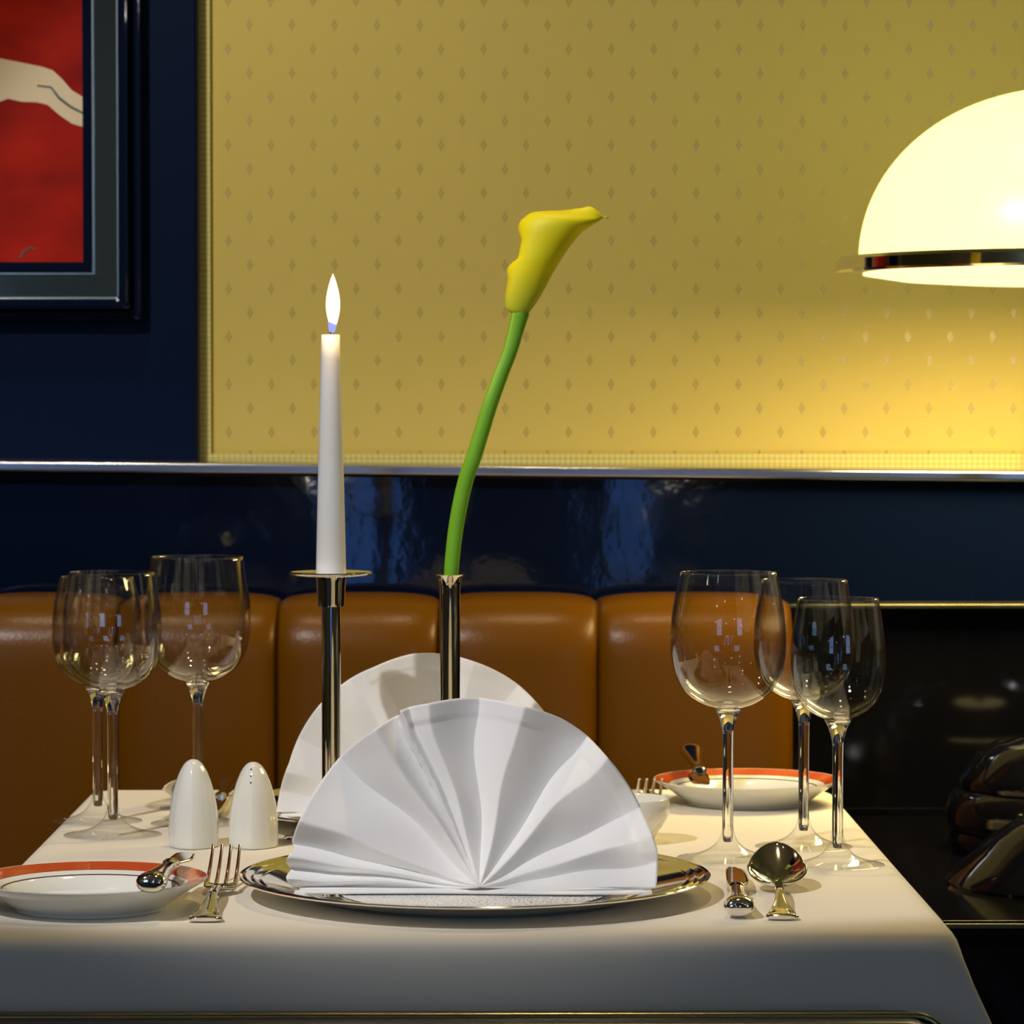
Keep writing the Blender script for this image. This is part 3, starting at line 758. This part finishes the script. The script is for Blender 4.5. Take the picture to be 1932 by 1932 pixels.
# ------------------------------------------------------------------ bread plates, small bowl
def bread_plate(label, loc):
    t = thing('bread_plate', label, 'plate', loc, 0, 'bread plates with orange rims')
    p = [(0, 0.0035), (0.046, 0.0036), (0.050, 0.0050), (0.0545, 0.0118), (0.060, 0.0150), (0.075, 0.0196), (0.0768, 0.0205), (0.077, 0.0198), (0.076, 0.0185), (0.066, 0.0125), (0.057, 0.0062), (0.050, 0.0018), (0.0495, 0.0), (0.046, 0.0), (0.0455, 0.002), (0, 0.002)]
    pl2 = obj('plate', lathe(p, 128), M['china'], t, angle=30)
    obj('orange_band', lathe([(0.0640, 0.01632), (0.0762, 0.02028), (0.0762, 0.0204), (0.0640, 0.0165)], 128), M['orange'], pl2)['label'] = 'orange painted rim band'
    obj('dark_line', lathe([(0.0575, 0.01362), (0.0583, 0.01408), (0.0583, 0.01425), (0.0575, 0.0138)], 128), M['line'], pl2)
    return t
bread_plate('white bread plate with an orange rim at the near left corner of the table', ((168-911)*2.25/F, 2.25, TZ+0.0003))
bread_plate('white bread plate with an orange rim at the far right corner of the table', ((1411-911)*2.83/F, 2.83, TZ+0.0003))
bp_ = (1185-911)*2.58/F
tb_ = obj('sugar_bowl', lathe([(0, 0), (0.019, 0), (0.020, 0.002), (0.024, 0.010), (0.0295, 0.018), (0.0315, 0.022), (0.0316, 0.033), (0.0308, 0.0338), (0.0300, 0.033), (0.0298, 0.022), (0.026, 0.012), (0.018, 0.004), (0, 0.004)], 80), M['china'], loc=(bp_, 2.58, TZ+0.0003), angle=50)
tag(tb_, 'small white porcelain bowl half hidden behind the right side of the napkin', 'bowl')

# ------------------------------------------------------------------ cutlery (local: handle end at y=0, pointing to +y)
def handle(L, wend, neck, zend, zneck, hollow=False):
    secs = []
    if hollow:
        tab = [(0.0, 0.0060, 0.0030), (0.0015, 0.0085, 0.0052), (0.006, 0.0098, 0.0066), (0.014, 0.0094, 0.0066), (0.028, 0.0078, 0.0058), (0.05, 0.0058, 0.0048), (0.075, 0.0048, 0.0042), (0.088, 0.0060, 0.0046), (0.094, 0.0052, 0.0040), (L, 0.0040, 0.0026)]
        secs = [(y, 0, 0.0074, a_, b_) for y, a_, b_ in tab]
        return bar(smooth_curve(secs, 4), 24, 0.9)
    tab = [(0.0, wend*0.80, 0.0012), (0.0016, wend, 0.0019), (0.006, wend*0.97, 0.0020), (0.016, wend*0.76, 0.0018), (0.035, wend*0.48, 0.0017), (0.06, neck*1.15, 0.0016), (L*0.88, neck, 0.0017), (L, neck*1.05, 0.0018)]
    zt = [(0, zend), (0.02, zend+0.0015), (L*0.55, (zneck+zend)/2+0.006), (L*0.85, zneck+0.0035), (L, zneck)]
    return bar([(y, 0, interp(zt, y), a_, b_) for y, a_, b_, *_ in smooth_curve(tab, 5)], 20, 0.8)
def ridge(L, wend, zend, zneck, sgn):
    zt = [(0, zend), (0.02, zend+0.0015), (L*0.55, (zneck+zend)/2+0.006), (L*0.85, zneck+0.0035), (L, zneck)]
    ws = [(0.002, wend*0.80), (0.006, wend*0.78), (0.016, wend*0.58), (0.035, wend*0.34), (0.06, 0.0017)]
    return tube([(sgn*w_, y, interp(zt, y)+0.0017) for y, w_ in smooth_curve(ws, 4)], 0.0006, 8)
def spoon(label, loc, rot):
    t = thing('table_spoon', label, 'spoon', loc, rot, 'silver spoons')
    h = obj('handle', handle(0.122, 0.0105, 0.0028, 0.0022, 0.0062), M['silver'], t)
    for s_ in (-1, 1): obj('bead_edge', ridge(0.122, 0.0105, 0.0022, 0.0062, s_), M['silver'], h)
    rows = []; L = 0.060
    for i in range(33):
        q = i/32; y = 0.119+L*q
        wd = 0.0190*(math.sin(PI*min(1, q**0.86))**0.54) + 0.0022*(1-q)*(q < 0.5)
        wd = max(wd, 0.0008)
        zr_ = 0.0095+0.0180*q**1.15
        dp = 0.0090*math.sin(PI*q**0.8)**0.8 if 0 < q < 1 else 0
        row = []
        for k in range(25):
            u = -1+k/12
            row.append((wd*u, y, zr_-0.002*(1-q) - dp*(1-abs(u)**2.2)))
        rows.append(row)
    obj('bowl', grid(rows), M['silver'], t, solid=0.0012)
    return t
def fork(label, loc, rot):
    t = thing('dinner_fork', label, 'fork', loc, rot, 'silver forks')
    h = obj('handle', handle(0.118, 0.0112, 0.0030, 0.0022, 0.0050), M['silver'], t)
    for s_ in (-1, 1): obj('bead_edge', ridge(0.118, 0.0112, 0.0022, 0.0050, s_), M['silver'], h)
    rows = []
    for i in range(15):
        q = i/14; y = 0.115+0.024*q; wd = 0.0032+0.0083*math.sin(PI/2*min(1, q*1.25))**0.9
        zz = 0.0052-0.0022*math.sin(PI*q*0.9)+0.0002*q
        rows.append([(wd*(-1+k/8), y, zz+0.0018*abs(-1+k/8)**2) for k in range(17)])
    obj('shoulder', grid(rows), M['silver'], t, solid=0.0016)
    for k in range(4):
        x = -0.0096+0.0064*k
        secs = []
        for i in range(11):
            q = i/10; secs.append((0.137+0.052*q, x*(1-0.04*q), 0.0052+0.020*q**1.35, 0.0017*(1-0.45*q), 0.0011*(1-0.4*q)))
        obj('tine', bar(secs, 12), M['silver'], t)
    return t
def knife(name, label, loc, rot, L=0.098, B=0.095, bw=0.009, group='silver knives', tiltx=0.0):
    t = thing(name, label, 'knife', loc, rot, group)
    t.rotation_euler = (tiltx, 0, rot)
    obj('handle', handle(L, 0, 0, 0, 0, True), M['silver'], t)
    out = [(0, -0.0035, 0.0035), (0.006, -0.0045, 0.005), (0.02, -0.0055, bw), (B*0.6, -0.0055, bw), (B*0.85, -0.0050, bw*0.8), (B*0.97, -0.0035, bw*0.3), (B, -0.0028, -0.0022)]
    rows = []
    for y, a_, b_ in smooth_curve(out, 4):
        rows.append([(a_+(b_-a_)*k/6, L-0.001+y, 0.0072+0.0005*0) for k in range(7)])
    obj('blade', grid(rows), M['silver'], t, solid=0.0012)
    return t
def cut(px_, py_): p = on(px_, py_); return (p.x, p.y, TZ+0.0004)
fork('silver dinner fork left of the nearest charger, tines up', (*cut(386, 1742)[:2], TZ+0.0002), 0.0)
spoon('silver spoon right of the nearest charger, its bowl facing up', (*cut(1476, 1738)[:2], TZ+0.0002), -0.062)
knife('dinner_knife', 'silver dinner knife between the nearest charger and the spoon', cut(1395, 1736), -0.05)
# far setting, turned round
fork('silver fork at the far setting, behind the small porcelain bowl', ((1229-911)*2.78/F, 2.972, TZ+0.0002), PI)
spoon('silver spoon at the far setting, behind the taller shaker', ((345-911)*2.77/F, 2.952, TZ+0.0002), PI)
knife('dinner_knife', 'silver knife at the far setting, showing between the two shakers', ((425-911)*2.86/F, 2.905, TZ+0.0004), PI)
# butter knives on the bread plates
knife('butter_knife', 'silver butter knife lying across the near bread plate', ((283-911)*2.19/F, 2.180, TZ+0.0185), -0.06, 0.098, 0.055, 0.010, 'butter knives on the bread plates')
knife('butter_knife', 'silver butter knife resting on the far bread plate', ((1305-911)*2.90/F, 2.905, TZ+0.0300), PI+0.02, 0.088, 0.055, 0.011, 'butter knives on the bread plates', -0.10)
